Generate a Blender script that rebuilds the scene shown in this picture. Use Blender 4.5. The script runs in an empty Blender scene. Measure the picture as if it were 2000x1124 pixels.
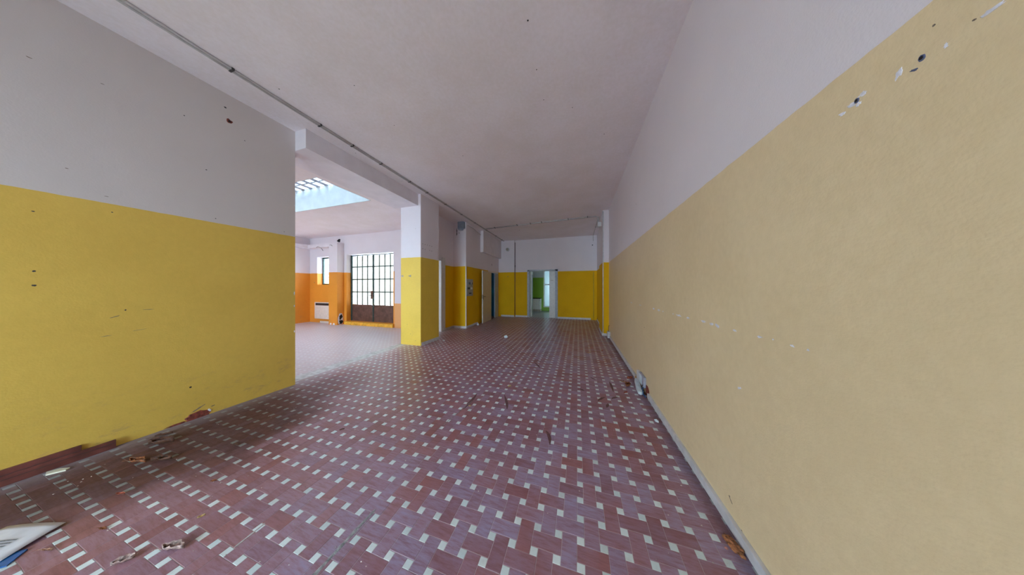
import bpy, bmesh, math, random
from mathutils import Vector, Matrix
random.seed(7)
S = bpy.context.scene
COL = S.collection
PI = math.pi

# ------------------------------------------------------------------ camera, world, light, exposure
F_PX, YAW, EYE = 418.8, 0.2972, 1.42
cam_d = bpy.data.cameras.new('camera')
cam_d.sensor_width = 36.0
cam_d.lens = 36.0 * F_PX / 2000.0
cam_d.clip_start = 0.02
cam_d.clip_end = 200
cam = bpy.data.objects.new('camera', cam_d)
COL.objects.link(cam)
cam.location = (0, 0, EYE)
cam.rotation_euler = (PI / 2, 0, YAW)
S.camera = cam

world = bpy.data.worlds.new('overcast_sky')
S.world = world
world.use_nodes = True
bg = world.node_tree.nodes['Background']
bg.inputs[0].default_value = (0.70, 0.84, 1.0, 1)
bg.inputs[1].default_value = 18.5

S.view_settings.view_transform = 'Standard'
S.view_settings.look = 'None'
S.view_settings.gamma = 1.0
S.view_settings.exposure = 0.12
S.view_settings.use_curve_mapping = False
S.cycles.diffuse_bounces = 8
S.cycles.max_bounces = 16
S.cycles.transparent_max_bounces = 16


def portal(name, loc, rot, sx, sy):
    """daylight enters through the openings, seen and added: sampling guides set in them"""
    l = bpy.data.lights.new(name, 'AREA')
    l.shape = 'RECTANGLE'
    l.size, l.size_y = sx, sy
    l.cycles.is_portal = True
    o = bpy.data.objects.new(name, l)
    o.location = loc
    o.rotation_euler = rot
    COL.objects.link(o)


portal('gate_daylight', (-7.43, 6.62, 1.7), (-PI / 2, 0, 0), 2.4, 2.1)        # gate, light heads to -Y
portal('side_window_daylight', (-9.85, 6.62, 2.1), (-PI / 2, 0, 0), 0.9, 1.3)
portal('skylight_daylight', (-7.34, 3.25, 4.2), (0, 0, 0), 5.7, 1.3)
portal('kitchen_daylight', (-1.35, 13.35, 1.35), (-PI / 2, 0, 0), 1.4, 2.4)
portal('added_front_daylight', (-2.45, -3.05, 1.27), (PI / 2, 0, 0), 2.8, 2.4)  # unseen front windows, this one and the next, are added for light
portal('added_window_daylight', (-8.5, -3.05, 1.65), (PI / 2, 0, 0), 2.6, 2.9)

# ------------------------------------------------------------------ materials
_m = {}


def nt(name, rough=0.6, metal=0.0):
    m = bpy.data.materials.new(name)
    m.use_nodes = True
    t = m.node_tree
    b = t.nodes['Principled BSDF']
    b.inputs['Roughness'].default_value = rough
    b.inputs['Metallic'].default_value = metal
    return m, t, b


def N(t, kind, **kw):
    n = t.nodes.new(kind)
    for k, v in kw.items():
        setattr(n, k, v)
    return n


def mathn(t, op, a, b=None, c=None, clamp=False):
    n = t.nodes.new('ShaderNodeMath')
    n.operation = op
    n.use_clamp = clamp
    for i, v in enumerate((a, b, c)):
        if v is None:
            continue
        if isinstance(v, (int, float)):
            n.inputs[i].default_value = v
        else:
            t.links.new(v, n.inputs[i])
    return n.outputs[0]


def mixc(t, fac, a, b, mode='MIX'):
    n = t.nodes.new('ShaderNodeMix')
    n.data_type = 'RGBA'
    n.blend_type = mode
    for s, v in ((0, fac), (6, a), (7, b)):
        if isinstance(v, (int, float)):
            n.inputs[s].default_value = v
        elif isinstance(v, tuple):
            n.inputs[s].default_value = (*v[:3], 1)
        else:
            t.links.new(v, n.inputs[s])
    return n.outputs[2]


def noise(t, vec, scale, detail=3, rough=0.5):
    n = t.nodes.new('ShaderNodeTexNoise')
    n.inputs['Scale'].default_value = scale
    n.inputs['Detail'].default_value = detail
    n.inputs['Roughness'].default_value = rough
    if vec is not None:
        t.links.new(vec, n.inputs['Vector'])
    return n.outputs[0]


def ramp(t, fac, p0, p1):
    n = t.nodes.new('ShaderNodeMapRange')
    n.inputs[1].default_value = p0
    n.inputs[2].default_value = p1
    n.interpolation_type = 'SMOOTHSTEP'
    t.links.new(fac, n.inputs[0])
    return n.outputs[0]


def bump(t, b, h, strength, dist=0.01):
    n = t.nodes.new('ShaderNodeBump')
    n.inputs['Strength'].default_value = strength
    n.inputs['Distance'].default_value = dist
    t.links.new(h, n.inputs['Height'])
    t.links.new(n.outputs[0], b.inputs['Normal'])


def scaled(t, vec, s, rot=(0, 0, 0)):
    n = t.nodes.new('ShaderNodeMapping')
    n.inputs['Scale'].default_value = s
    n.inputs['Rotation'].default_value = rot
    t.links.new(vec, n.inputs['Vector'])
    return n.outputs[0]


def plain(name, col, rough=0.6, metal=0.0, var=0.06, scale=14.0, bmp=0.0):
    if name in _m:
        return _m[name]
    m, t, b = nt(name, rough, metal)
    pos = N(t, 'ShaderNodeNewGeometry').outputs['Position']
    f = noise(t, pos, scale, 4)
    dark = tuple(max(0, c * (1 - 2.2 * var)) for c in col)
    lite = tuple(min(1, c * (1 + 2.2 * var)) for c in col)
    t.links.new(mixc(t, ramp(t, f, 0.25, 0.75), dark, lite), b.inputs['Base Color'])
    if bmp:
        bump(t, b, noise(t, pos, scale * 6, 3), bmp, 0.004)
    _m[name] = m
    return m


WHITE = (0.80, 0.745, 0.79)


def paint(name, lower, upper=WHITE, line=2.16, dirty=0.25, rough=0.5, grain=0.25):
    """two coat wall paint: colour below the line, white above, roller relief, scuffs low down"""
    if name in _m:
        return _m[name]
    m, t, b = nt(name, rough)
    geo = N(t, 'ShaderNodeNewGeometry')
    pos = geo.outputs['Position']
    sep = N(t, 'ShaderNodeSeparateXYZ')
    t.links.new(pos, sep.inputs[0])
    z = sep.outputs[2]
    wob = noise(t, pos, 9, 3)
    zz = mathn(t, 'ADD', z, mathn(t, 'MULTIPLY', mathn(t, 'SUBTRACT', wob, 0.5), 0.012))
    fac = mathn(t, 'GREATER_THAN', zz, line)
    mot = noise(t, pos, 1.7, 5, 0.6)
    fine = noise(t, scaled(t, pos, (1, 1, 0.8)), 30, 4, 0.6)
    lo_d = tuple(c * k for c, k in zip(lower, (0.94, 0.92, 0.88)))
    lo_l = tuple(min(1, c * 1.04) for c in lower)
    low = mixc(t, ramp(t, mathn(t, 'ADD', mathn(t, 'MULTIPLY', mot, 0.6), mathn(t, 'MULTIPLY', fine, 0.4)), 0.3, 0.72), lo_d, lo_l)
    up_d = tuple(c * 0.965 for c in upper)
    up = mixc(t, ramp(t, mot, 0.3, 0.75), up_d, upper)
    base = mixc(t, fac, low, up)
    if dirty:
        spots = ramp(t, noise(t, scaled(t, pos, (1, 1, 2.2)), 5.5, 6, 0.7), 0.52, 0.72)
        low_zone = ramp(t, z, 0.75, 0.0)
        base = mixc(t, mathn(t, 'MULTIPLY', mathn(t, 'MULTIPLY', spots, low_zone), dirty * 1.3), base, (0.42, 0.24, 0.13))
        scuff = ramp(t, noise(t, scaled(t, pos, (1, 1, 9)), 2.5, 6, 0.75), 0.70, 0.82)
        base = mixc(t, mathn(t, 'MULTIPLY', scuff, dirty), base, (0.36, 0.28, 0.2))
    t.links.new(base, b.inputs['Base Color'])
    h = mathn(t, 'ADD', noise(t, pos, 95, 3), mathn(t, 'MULTIPLY', noise(t, pos, 18, 2), 0.8))
    bump(t, b, h, grain, 0.0025)
    _m[name] = m
    return m


YEL = (0.82, 0.575, 0.12)
CREAM = (0.79, 0.635, 0.40)
ORA = (0.82, 0.32, 0.035)
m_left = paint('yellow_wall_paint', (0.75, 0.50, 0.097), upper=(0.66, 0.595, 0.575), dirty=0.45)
m_pil = paint('yellow_pillar_paint', (0.82, 0.57, 0.07), dirty=0.12)
m_far = paint('deep_yellow_wall_paint', (0.80, 0.47, 0.004), dirty=0.1, rough=0.7)
m_far.node_tree.nodes['Principled BSDF'].inputs['Specular IOR Level'].default_value = 0.2
m_right = paint('cream_wall_paint', CREAM, dirty=0.08, rough=0.42, grain=0.35)
m_ora = paint('orange_wall_paint', ORA, line=2.0, dirty=0.25)
m_ora_low = paint('low_orange_wall_paint', (0.85, 0.42, 0.16), line=0.86, dirty=0.2)
m_green = paint('green_wall_paint', (0.16, 0.33, 0.02), upper=(0.42, 0.46, 0.5), line=2.02, dirty=0.0)
m_blue = paint('blue_wall_paint', (0.02, 0.33, 0.55), line=2.6, dirty=0.0)
m_ceil = paint('ceiling_paint', (0.89, 0.82, 0.865), upper=(0.89, 0.82, 0.865), line=50, dirty=0.0, grain=0.12)
m_white = plain('white_wall_paint', WHITE, 0.55, var=0.02, scale=4)
m_base = plain('pale_baseboard_plastic', (0.62, 0.62, 0.66), 0.45, var=0.05)
m_frame = plain('white_door_lacquer', (0.66, 0.66, 0.66), 0.35, var=0.03)
m_leaf_door = plain('cream_door_lacquer', (0.62, 0.52, 0.38), 0.35, var=0.03)
m_steel = plain('dark_green_steel', (0.05, 0.08, 0.075), 0.5, 0.3, var=0.15)
m_rust = plain('brown_painted_steel', (0.13, 0.065, 0.05), 0.55, 0.2, var=0.14, scale=7, bmp=0.2)
m_pipe = plain('grey_painted_conduit', (0.50, 0.46, 0.46), 0.45, var=0.06)
m_dark = plain('dark_fixing_metal', (0.05, 0.045, 0.045), 0.5)
m_black = plain('black_void_plaster', (0.012, 0.01, 0.012), 0.9, var=0.2)
m_brick = plain('exposed_red_brick', (0.22, 0.045, 0.03), 0.85, var=0.25, scale=40, bmp=0.5)
m_plas = plain('bare_white_plaster', (0.78, 0.76, 0.84), 0.8, var=0.08, scale=60)
m_bluesm = plain('blue_grey_plug', (0.10, 0.12, 0.22), 0.6)
m_cement = plain('grey_cement', (0.30, 0.31, 0.33), 0.8, var=0.22, scale=45, bmp=0.5)
m_strip = plain('pale_cement_strip', (0.52, 0.53, 0.54), 0.55, var=0.12, scale=12, bmp=0.3)
m_box = plain('grey_white_plastic', (0.60, 0.60, 0.62), 0.4)
m_bluebox = plain('blue_grey_plastic', (0.22, 0.26, 0.34), 0.4)
m_scrap = plain('snapped_white_plastic', (0.62, 0.72, 0.78), 0.35)
m_tape = plain('yellowed_plastic', (0.55, 0.36, 0.17), 0.5)
m_board = plain('red_brown_board', (0.17, 0.05, 0.04), 0.5, var=0.18, scale=9, bmp=0.1)
m_paper = plain('grey_white_paper', (0.68, 0.69, 0.76), 0.7, var=0.04)
m_blueprint = plain('glossy_blue_cover', (0.015, 0.10, 0.32), 0.25, var=0.2)
m_orastep = plain('orange_step_paint', (0.84, 0.42, 0.04), 0.5, var=0.12, scale=10, bmp=0.2)
m_heater = plain('cream_heater_enamel', (0.74, 0.66, 0.60), 0.35, var=0.03)
m_worktop = plain('black_worktop', (0.012, 0.012, 0.014), 0.25)
m_cab = plain('white_cabinet_laminate', (0.68, 0.70, 0.70), 0.35, var=0.03)
m_kfloor = plain('grey_kitchen_floor', (0.33, 0.34, 0.35), 0.3, var=0.08)
m_outwall = plain('pale_outdoor_render', (0.62, 0.66, 0.66), 0.9)
m_outground = plain('outdoor_paving', (0.42, 0.42, 0.40), 0.9)
m_panelgrey = plain('grey_beige_panel_plastic', (0.36, 0.33, 0.28), 0.4)
m_slab = plain('rough_concrete', (0.35, 0.34, 0.33), 0.9)


def leaf_mat(name, col):
    return plain(name, col, 0.65, var=0.3, scale=60, bmp=0.4)


def glass(name, clear, tint):
    m = bpy.data.materials.new(name)
    m.use_nodes = True
    t = m.node_tree
    t.nodes.clear()
    out = N(t, 'ShaderNodeOutputMaterial')
    tr = N(t, 'ShaderNodeBsdfTransparent')
    tr.inputs[0].default_value = (*tint, 1)
    tl = N(t, 'ShaderNodeBsdfTranslucent')
    tl.inputs[0].default_value = (*tint, 1)
    gl = N(t, 'ShaderNodeBsdfGlossy')
    gl.inputs['Roughness'].default_value = 0.15
    m1 = N(t, 'ShaderNodeMixShader')
    pos = N(t, 'ShaderNodeNewGeometry').outputs['Position']
    f = ramp(t, noise(t, pos, 3.0, 4), 0.3, 0.7)
    t.links.new(mathn(t, 'ADD', 1 - clear, mathn(t, 'MULTIPLY', f, 0.12 if clear < 0.9 else 0.0), clamp=True), m1.inputs[0])
    t.links.new(tr.outputs[0], m1.inputs[1])
    t.links.new(tl.outputs[0], m1.inputs[2])
    m2 = N(t, 'ShaderNodeMixShader')
    m2.inputs[0].default_value = 0.05
    t.links.new(m1.outputs[0], m2.inputs[1])
    t.links.new(gl.outputs[0], m2.inputs[2])
    t.links.new(m2.outputs[0], out.inputs[0])
    return m


m_frost = glass('frosted_glass', 0.30, (0.52, 0.50, 0.445))
m_kglass = glass('frosted_kitchen_glass', 0.30, (0.17, 0.20, 0.20))
m_clear = glass('clear_glass', 0.94, (0.92, 0.97, 0.96))
m_block = glass('skylight_glass', 0.92, (0.92, 1.0, 1.0))


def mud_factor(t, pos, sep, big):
    """muddy dirt that lies along the left wall, and a thinner brown line along the cream wall"""
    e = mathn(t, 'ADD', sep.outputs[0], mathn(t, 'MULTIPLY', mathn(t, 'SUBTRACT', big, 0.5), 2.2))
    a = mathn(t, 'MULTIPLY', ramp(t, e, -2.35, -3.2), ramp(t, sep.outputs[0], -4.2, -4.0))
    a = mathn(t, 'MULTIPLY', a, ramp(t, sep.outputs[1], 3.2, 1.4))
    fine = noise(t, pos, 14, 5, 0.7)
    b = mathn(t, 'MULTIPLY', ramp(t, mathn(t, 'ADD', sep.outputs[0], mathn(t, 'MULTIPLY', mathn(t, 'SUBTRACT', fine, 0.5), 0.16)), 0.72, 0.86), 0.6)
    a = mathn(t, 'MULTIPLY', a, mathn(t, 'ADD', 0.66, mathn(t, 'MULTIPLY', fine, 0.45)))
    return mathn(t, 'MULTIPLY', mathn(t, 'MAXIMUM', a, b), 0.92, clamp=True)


def tile_mat(name, per_object, white=False, grout=False):
    m, t, b = nt(name, 0.4)
    pos = N(t, 'ShaderNodeNewGeometry').outputs['Position']
    if per_object:
        rnd = N(t, 'ShaderNodeObjectInfo').outputs['Random']
    else:
        rnd = N(t, 'ShaderNodeNewGeometry').outputs['Random Per Island']
    r2 = mathn(t, 'FRACT', mathn(t, 'MULTIPLY', rnd, 7.31))
    big = noise(t, pos, 0.8, 4, 0.6)
    mid = noise(t, pos, 3.2, 5, 0.65)
    streak = noise(t, scaled(t, pos, (1.0, 7.0, 1), (0, 0, 0.9)), 9, 5, 0.7)
    sep = N(t, 'ShaderNodeSeparateXYZ')
    t.links.new(pos, sep.inputs[0])
    # lilac tint on the red tiles, stronger towards the cream wall
    to_right = ramp(t, sep.outputs[0], -2.6, -0.4)
    if grout:
        base = mixc(t, mid, (0.40, 0.33, 0.36), (0.54, 0.48, 0.53))
    elif white:
        base = mixc(t, rnd, (0.62, 0.74, 0.78), (0.76, 0.86, 0.89))
        base = mixc(t, mathn(t, 'MULTIPLY', ramp(t, noise(t, pos, 4.5, 5, 0.7), 0.45, 0.75), 0.40), base, (0.36, 0.34, 0.34))
    else:
        base = mixc(t, rnd, (0.25, 0.074, 0.062), (0.36, 0.128, 0.108))
        base = mixc(t, mathn(t, 'MULTIPLY', ramp(t, streak, 0.42, 0.7), 0.45), base, (0.13, 0.038, 0.032))
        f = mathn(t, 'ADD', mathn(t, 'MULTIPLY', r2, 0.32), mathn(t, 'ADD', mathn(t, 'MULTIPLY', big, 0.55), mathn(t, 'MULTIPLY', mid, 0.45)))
        lilac = mathn(t, 'MULTIPLY', ramp(t, f, 0.36, 0.92), mathn(t, 'ADD', mathn(t, 'MULTIPLY', to_right, 0.62), 0.42))
        lilac = mathn(t, 'MULTIPLY', lilac, mathn(t, 'ADD', 0.25, mathn(t, 'MULTIPLY', ramp(t, streak, 0.72, 0.30), 0.75)))
        lilac = mathn(t, 'ADD', lilac, 0.10, clamp=True)
        base = mixc(t, lilac, base, (0.36, 0.31, 0.49))
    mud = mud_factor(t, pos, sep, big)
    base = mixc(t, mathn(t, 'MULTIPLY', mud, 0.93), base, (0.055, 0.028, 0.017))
    # floor under the skylight paler: glare of gate and skylight put into the colour
    pale = mathn(t, 'MULTIPLY', ramp(t, sep.outputs[0], -3.6, -4.4), 0.72)
    base = mixc(t, pale, base, (0.64, 0.61, 0.66))
    t.links.new(base, b.inputs['Base Color'])
    rr = mathn(t, 'ADD', 0.22, mathn(t, 'MULTIPLY', noise(t, pos, 6, 5, 0.7), 0.26))
    rr = mathn(t, 'ADD', rr, mathn(t, 'MULTIPLY', mud, 0.25))
    t.links.new(rr, b.inputs['Roughness'])
    t.links.new(mathn(t, 'SUBTRACT', 0.5, mathn(t, 'MULTIPLY', mud, 0.42)), b.inputs['Specular IOR Level'])
    if grout:
        b.inputs['Roughness'].default_value = 0.8
        t.links.remove(b.inputs['Roughness'].links[0])
    bump(t, b, mathn(t, 'ADD', streak, noise(t, pos, 45, 3)), 0.12, 0.003)
    return m


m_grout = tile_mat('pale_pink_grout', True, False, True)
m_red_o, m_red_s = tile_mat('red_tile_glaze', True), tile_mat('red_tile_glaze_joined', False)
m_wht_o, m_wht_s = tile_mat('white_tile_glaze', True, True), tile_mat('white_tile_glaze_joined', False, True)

# ------------------------------------------------------------------ mesh helpers


def link(name, me, mat=None, parent=None, loc=None):
    o = bpy.data.objects.new(name, me)
    COL.objects.link(o)
    if me is not None and mat is not None:
        me.materials.append(mat)
    if parent is not None:
        o.parent = parent
    if loc is not None:
        o.location = loc
    return o


def from_bm(name, bm, mat, parent=None, loc=None, smooth=False):
    me = bpy.data.meshes.new(name)
    bmesh.ops.recalc_face_normals(bm, faces=bm.faces[:])
    bm.to_mesh(me)
    bm.free()
    if smooth:
        for p in me.polygons:
            p.use_smooth = True
    return link(name, me, mat, parent, loc)


def tag(o, label=None, cat=None, group=None, kind=None):
    for k, v in (('label', label), ('category', cat), ('group', group), ('kind', kind)):
        if v:
            o[k] = v
    return o


def struct(o, label=None):
    return tag(o, label, None, None, 'structure')


def empty(name, loc, rz=0.0):
    o = bpy.data.objects.new(name, None)
    o.empty_display_size = 0.05
    o.location = loc
    o.rotation_euler = (0, 0, rz)
    COL.objects.link(o)
    return o


def box_bm(x0, x1, y0, y1, z0, z1, bevel=0.0, bm=None):
    own = bm is None
    bm = bm or bmesh.new()
    vs = [bm.verts.new((x, y, z)) for z in (z0, z1) for y in (y0, y1) for x in (x0, x1)]
    for f in ((0, 2, 3, 1), (4, 5, 7, 6), (0, 1, 5, 4), (2, 6, 7, 3), (0, 4, 6, 2), (1, 3, 7, 5)):
        bm.faces.new([vs[i] for i in f])
    if bevel and own:
        bmesh.ops.bevel(bm, geom=bm.edges[:], offset=bevel, segments=2, affect='EDGES', profile=0.7)
    return bm


def box(name, x0, x1, y0, y1, z0, z1, mat, parent=None, bevel=0.0):
    """coordinates are in the parent's space"""
    if x0 > x1: x0, x1 = x1, x0
    if y0 > y1: y0, y1 = y1, y0
    return from_bm(name, box_bm(x0, x1, y0, y1, z0, z1, bevel), mat, parent)


def wall(name, axis, p0, p1, u0, u1, z0, z1, mat, holes=(), parent=None):
    """a wall as one connected solid. axis 'X': slab between X=p0..p1, u runs along Y; 'Y': slab Y=p0..p1, u along X. holes: (u0,u1,z0,z1)"""
    us = sorted({u0, u1, *[h[0] for h in holes], *[h[1] for h in holes]})
    zs = sorted({z0, z1, *[h[2] for h in holes], *[h[3] for h in holes]})
    us = [u for u in us if u0 <= u <= u1]
    zs = [z for z in zs if z0 <= z <= z1]
    solid = {}
    for i in range(len(us) - 1):
        for j in range(len(zs) - 1):
            cu, cz = (us[i] + us[i + 1]) / 2, (zs[j] + zs[j + 1]) / 2
            solid[i, j] = not any(h[0] < cu < h[1] and h[2] < cz < h[3] for h in holes)
    bm = bmesh.new()
    vv = {}

    def V(i, j, k):
        if (i, j, k) not in vv:
            p = (p0, p1)[k]
            vv[i, j, k] = bm.verts.new((p, us[i], zs[j]) if axis == 'X' else (us[i], p, zs[j]))
        return vv[i, j, k]
    for (i, j), s in solid.items():
        if not s:
            continue
        bm.faces.new([V(i, j, 0), V(i + 1, j, 0), V(i + 1, j + 1, 0), V(i, j + 1, 0)])
        bm.faces.new([V(i, j, 1), V(i, j + 1, 1), V(i + 1, j + 1, 1), V(i + 1, j, 1)])
        for di, dj, a, b in ((-1, 0, (i, j), (i, j + 1)), (1, 0, (i + 1, j), (i + 1, j + 1)), (0, -1, (i, j), (i + 1, j)), (0, 1, (i, j + 1), (i + 1, j + 1))):
            if not solid.get((i + di, j + dj), False):
                bm.faces.new([V(*a, 0), V(*a, 1), V(*b, 1), V(*b, 0)])
    return from_bm(name, bm, mat, parent)


def tube_bm(pts, r, seg=10, bm=None):
    bm = bm or bmesh.new()
    pts = [Vector(p) for p in pts]
    rings = []
    prev = None
    for i, p in enumerate(pts):
        d = (pts[min(i + 1, len(pts) - 1)] - pts[max(i - 1, 0)]).normalized()
        if prev is None:
            a = d.orthogonal().normalized()
        else:
            a = (prev - d * prev.dot(d)).normalized()
        prev = a
        c = d.cross(a)
        rings.append([bm.verts.new(p + (a * math.cos(2 * PI * k / seg) + c * math.sin(2 * PI * k / seg)) * r) for k in range(seg)])
    for q, w in zip(rings, rings[1:]):
        for k in range(seg):
            bm.faces.new([q[k], q[(k + 1) % seg], w[(k + 1) % seg], w[k]])
    bm.faces.new(rings[0][::-1])
    bm.faces.new(rings[-1])
    return bm


def tube(name, pts, r, mat, parent=None, seg=10):
    return from_bm(name, tube_bm(pts, r, seg), mat, parent, smooth=True)


def arc(c, r, a0, a1, plane, n=6):
    out = []
    for k in range(n + 1):
        a = a0 + (a1 - a0) * k / n
        u, v = r * math.cos(a), r * math.sin(a)
        p = list(c)
        i, j = plane
        p[i] += u
        p[j] += v
        out.append(tuple(p))
    return out


def patch_bm(w, h, thick, n=14, rough=0.25, seed=0):
    """irregular flake in the XY plane, +Z up, closed and slightly domed"""
    rr = random.Random(seed)
    bm = bmesh.new()
    rad = [1 + rr.uniform(-rough, rough) for _ in range(n)]
    bot, top = [], []
    for k in range(n):
        a = 2 * PI * k / n
        x, y = math.cos(a) * w / 2 * rad[k], math.sin(a) * h / 2 * rad[k]
        bot.append(bm.verts.new((x, y, 0)))
        top.append(bm.verts.new((x * 0.9, y * 0.9, thick)))
    c = bm.verts.new((0, 0, thick * 1.15))
    bm.faces.new(bot[::-1])
    for k in range(n):
        bm.faces.new([bot[k], bot[(k + 1) % n], top[(k + 1) % n], top[k]])
        bm.faces.new([top[k], top[(k + 1) % n], c])
    return bm


_pc = [0]


def mark(name, parent, face, a, b, w, h, mat, roll=0.0, thick=0.0012, rough=0.25, n=14):
    """flake or hole on a surface. face: ('X',x,+-1) wall, a=Y b=Z; ('Y',y,+-1) wall, a=X b=Z; ('Z',z,+-1) a=X b=Y"""
    _pc[0] += 1
    bm = patch_bm(w, h, thick, n, rough, _pc[0])
    ax, p, s = face
    if ax == 'X':
        M = Matrix(((0, 0, s, p), (1, 0, 0, a), (0, 1, 0, b), (0, 0, 0, 1)))
    elif ax == 'Y':
        M = Matrix(((1, 0, 0, a), (0, 0, s, p), (0, 1, 0, b), (0, 0, 0, 1)))
    else:
        M = Matrix(((1, 0, 0, a), (0, 1, 0, b), (0, 0, s, p), (0, 0, 0, 1)))
    bmesh.ops.transform(bm, matrix=M @ Matrix.Rotation(roll, 4, 'Z'), verts=bm.verts[:])
    return from_bm(name, bm, mat, parent)


# ------------------------------------------------------------------ the setting
H1, H2 = 3.70, 3.44
XR, XL = 0.875, -3.95
YB = 10.0
floor = struct(box('floor', -10.9, 1.1, -3.1, 10.12, -0.16, -0.0013, m_grout), 'red and white tiled floor of the whole premises')
ceiling = struct(box('ceiling', -4.30, 1.1, -3.1, 10.15, H1, H1 + 0.2, m_ceil), 'white ceiling of the long room')


def slab_with_hole(name, x0, x1, y0, y1, z0, z1, hx0, hx1, hy0, hy1, mat):
    bm = bmesh.new()
    xs, ys = (x0, hx0, hx1, x1), (y0, hy0, hy1, y1)
    V = {(i, j, k): bm.verts.new((xs[i], ys[j], (z0, z1)[k])) for i in range(4) for j in range(4) for k in range(2)}
    for i in range(3):
        for j in range(3):
            if (i, j) == (1, 1):
                continue
            for k in range(2):
                bm.faces.new([V[i, j, k], V[i + 1, j, k], V[i + 1, j + 1, k], V[i, j + 1, k]])
    for a, b in (((1, 1), (2, 1)), ((2, 1), (2, 2)), ((2, 2), (1, 2)), ((1, 2), (1, 1))):
        bm.faces.new([V[*a, 0], V[*b, 0], V[*b, 1], V[*a, 1]])
    for n in range(3):
        for a, b in (((n, 0), (n + 1, 0)), ((n, 3), (n + 1, 3)), ((0, n), (0, n + 1)), ((3, n), (3, n + 1))):
            bm.faces.new([V[*a, 0], V[*b, 0], V[*b, 1], V[*a, 1]])
    return from_bm(name, bm, mat)


SKX0, SKX1, SKY0, SKY1 = -10.1, -4.58, 2.71, 3.80  # far end, out of view, is lengthened to bring in more daylight
struct(slab_with_hole('ceiling', -10.9, -4.30, -3.1, 6.30, H2, 4.02, SKX0, SKX1, SKY0, SKY1, m_ceil), 'white ceiling around the skylight of the next room')

wall_right = struct(wall('wall_right', 'X', XR, XR + 0.25, -3.1, 6.84, 0, H1, m_right), 'long wall painted cream below and white above')
struct(box('pillar', 0.705, 1.0, 6.84, 7.88, 0, H1, m_far), 'shallow yellow and white pillar on the long cream wall')
wall_rear_right = struct(wall('wall_right', 'X', 0.80, 1.0, 7.88, YB, 0, H1, m_far), 'yellow and white wall between the shallow pillar and the far corner')
wall_left = struct(wall('wall_left', 'X', XL - 0.28, XL, -3.1, 2.07, 0, H1, m_left), 'yellow and white wall beside the wide opening')
struct(box('ceiling_beam', -4.42, -3.72, 2.07, 4.33, 3.42, H1, m_white), 'white beam over the wide opening')
pillar1 = struct(box('pillar', -4.24, -3.645, 4.33, 5.04, 0, H1, m_pil), 'free-standing yellow and white pillar between both rooms')
wall_mid = struct(wall('wall_middle', 'X', -4.38, -4.20, 5.04, 6.76, 0, H1, m_far, holes=[(5.06, 5.97, -1, 2.33)]), 'wall with a doorway behind the pillar')
partition = struct(wall('wall_partition', 'Y', 6.64, 6.76, -4.20, -3.70, 0, H1, m_far), 'narrow yellow and white wall face by the fuse panel')
struct(wall('wall_partition', 'X', -3.82, -3.70, 6.76, 7.17, 0, H1, m_far), 'wall face carrying the fuse panel')
wall_blue_door = struct(wall('wall_rear_left', 'X', -3.775, -3.73, 7.17, YB, 0, H1, m_far, holes=[(8.62, 9.46, -1, 2.09)]), 'rear left wall with the doorway to the blue room')
struct(box('ceiling_beam', -3.73, -3.60, 7.86, YB, 2.84, H1, m_white), 'boxed white beam above the rear left doorway')
DX0, DX1 = -2.21, -0.96
wall_back = struct(wall('wall_back', 'Y', YB, YB + 0.14, -5.9, 1.0, 0, H1, m_far, holes=[(DX0, DX1, -1, 2.21)]), 'far end wall in yellow and white with the doorway to the kitchen')
struct(box('pillar', -3.73, -2.92, 9.93, YB, 0, H1, m_far), 'flat pier in the far left corner')
# corner guard on the partition
struct(box('trim_1', -3.715, -3.688, 6.628, 6.652, 0, 2.15, m_frame), 'white corner guard on the narrow wall face')

# blue room behind the rear left doorway
struct(wall('wall_blue', 'X', -5.0, -4.9, 6.76, YB, 0, 2.9, m_blue), 'blue wall seen through the rear left doorway')
struct(wall('wall_blue', 'Y', 9.9, 9.99, -4.9, -3.775, 0, 2.9, m_blue), 'blue end wall of the small room')
struct(wall('wall_blue', 'Y', 6.66, 6.76, -5.0, -4.2, 0, 2.9, m_blue, holes=[(-4.85, -4.45, 1.7, 2.4)]), 'blue wall of the small room towards the yard, with an added light opening')  # high opening is added, out of view, to light the blue room
struct(box('ceiling', -5.0, -3.775, 6.76, YB, 2.9, 3.0, m_white), 'ceiling of the small blue room')

# the room under the skylight
struct(wall('wall_far_left', 'X', -10.85, -10.62, -3.1, 6.05, 0, H2, m_ora), 'orange and white side wall of the skylight room')
GX0, GX1 = -8.54, -6.26
WX0, WX1 = -10.18, -9.30
YG = 6.05
wall_gate = struct(wall('wall_gate', 'Y', YG, YG + 0.40, -10.85, -6.16, 0, H2, m_ora, holes=[(GX0, GX1, 0.12, 2.70), (WX0, WX1, 1.535, 2.66)]), 'orange and white wall holding the glazed steel gate')
struct(wall('wall_gate', 'Y', YG - 0.05, YG + 0.40, -6.16, -4.38, 0, H2, m_ora_low), 'white wall with a low orange band beside the gate')
pillar2 = struct(box('pillar', -9.12, -8.67, 5.80, YG, 0, 3.13, m_ora), 'orange and white pillar left of the gate')
struct(box('trim_2', -10.62, -8.90, 5.86, YG, 3.00, 3.14, m_white), 'white boxed duct above the side window')
struct(box('trim_3', -10.62, -10.42, -3.1, 5.86, 3.00, 3.14, m_white), 'white boxed duct along the side wall')
struct(box('threshold_step', GX0 - 0.02, GX1 + 0.06, 5.965, YG, 0, 0.118, m_orastep, bevel=0.006), 'orange painted step below the gate')
struct(wall('wall_front', 'Y', -3.10, -2.90, -10.85, 1.1, 0, H1, m_white, holes=[(-3.75, -1.15, 0.15, 2.4), (-9.7, -7.3, 0.25, 3.1)]), 'front wall with the added daylight windows')

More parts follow.
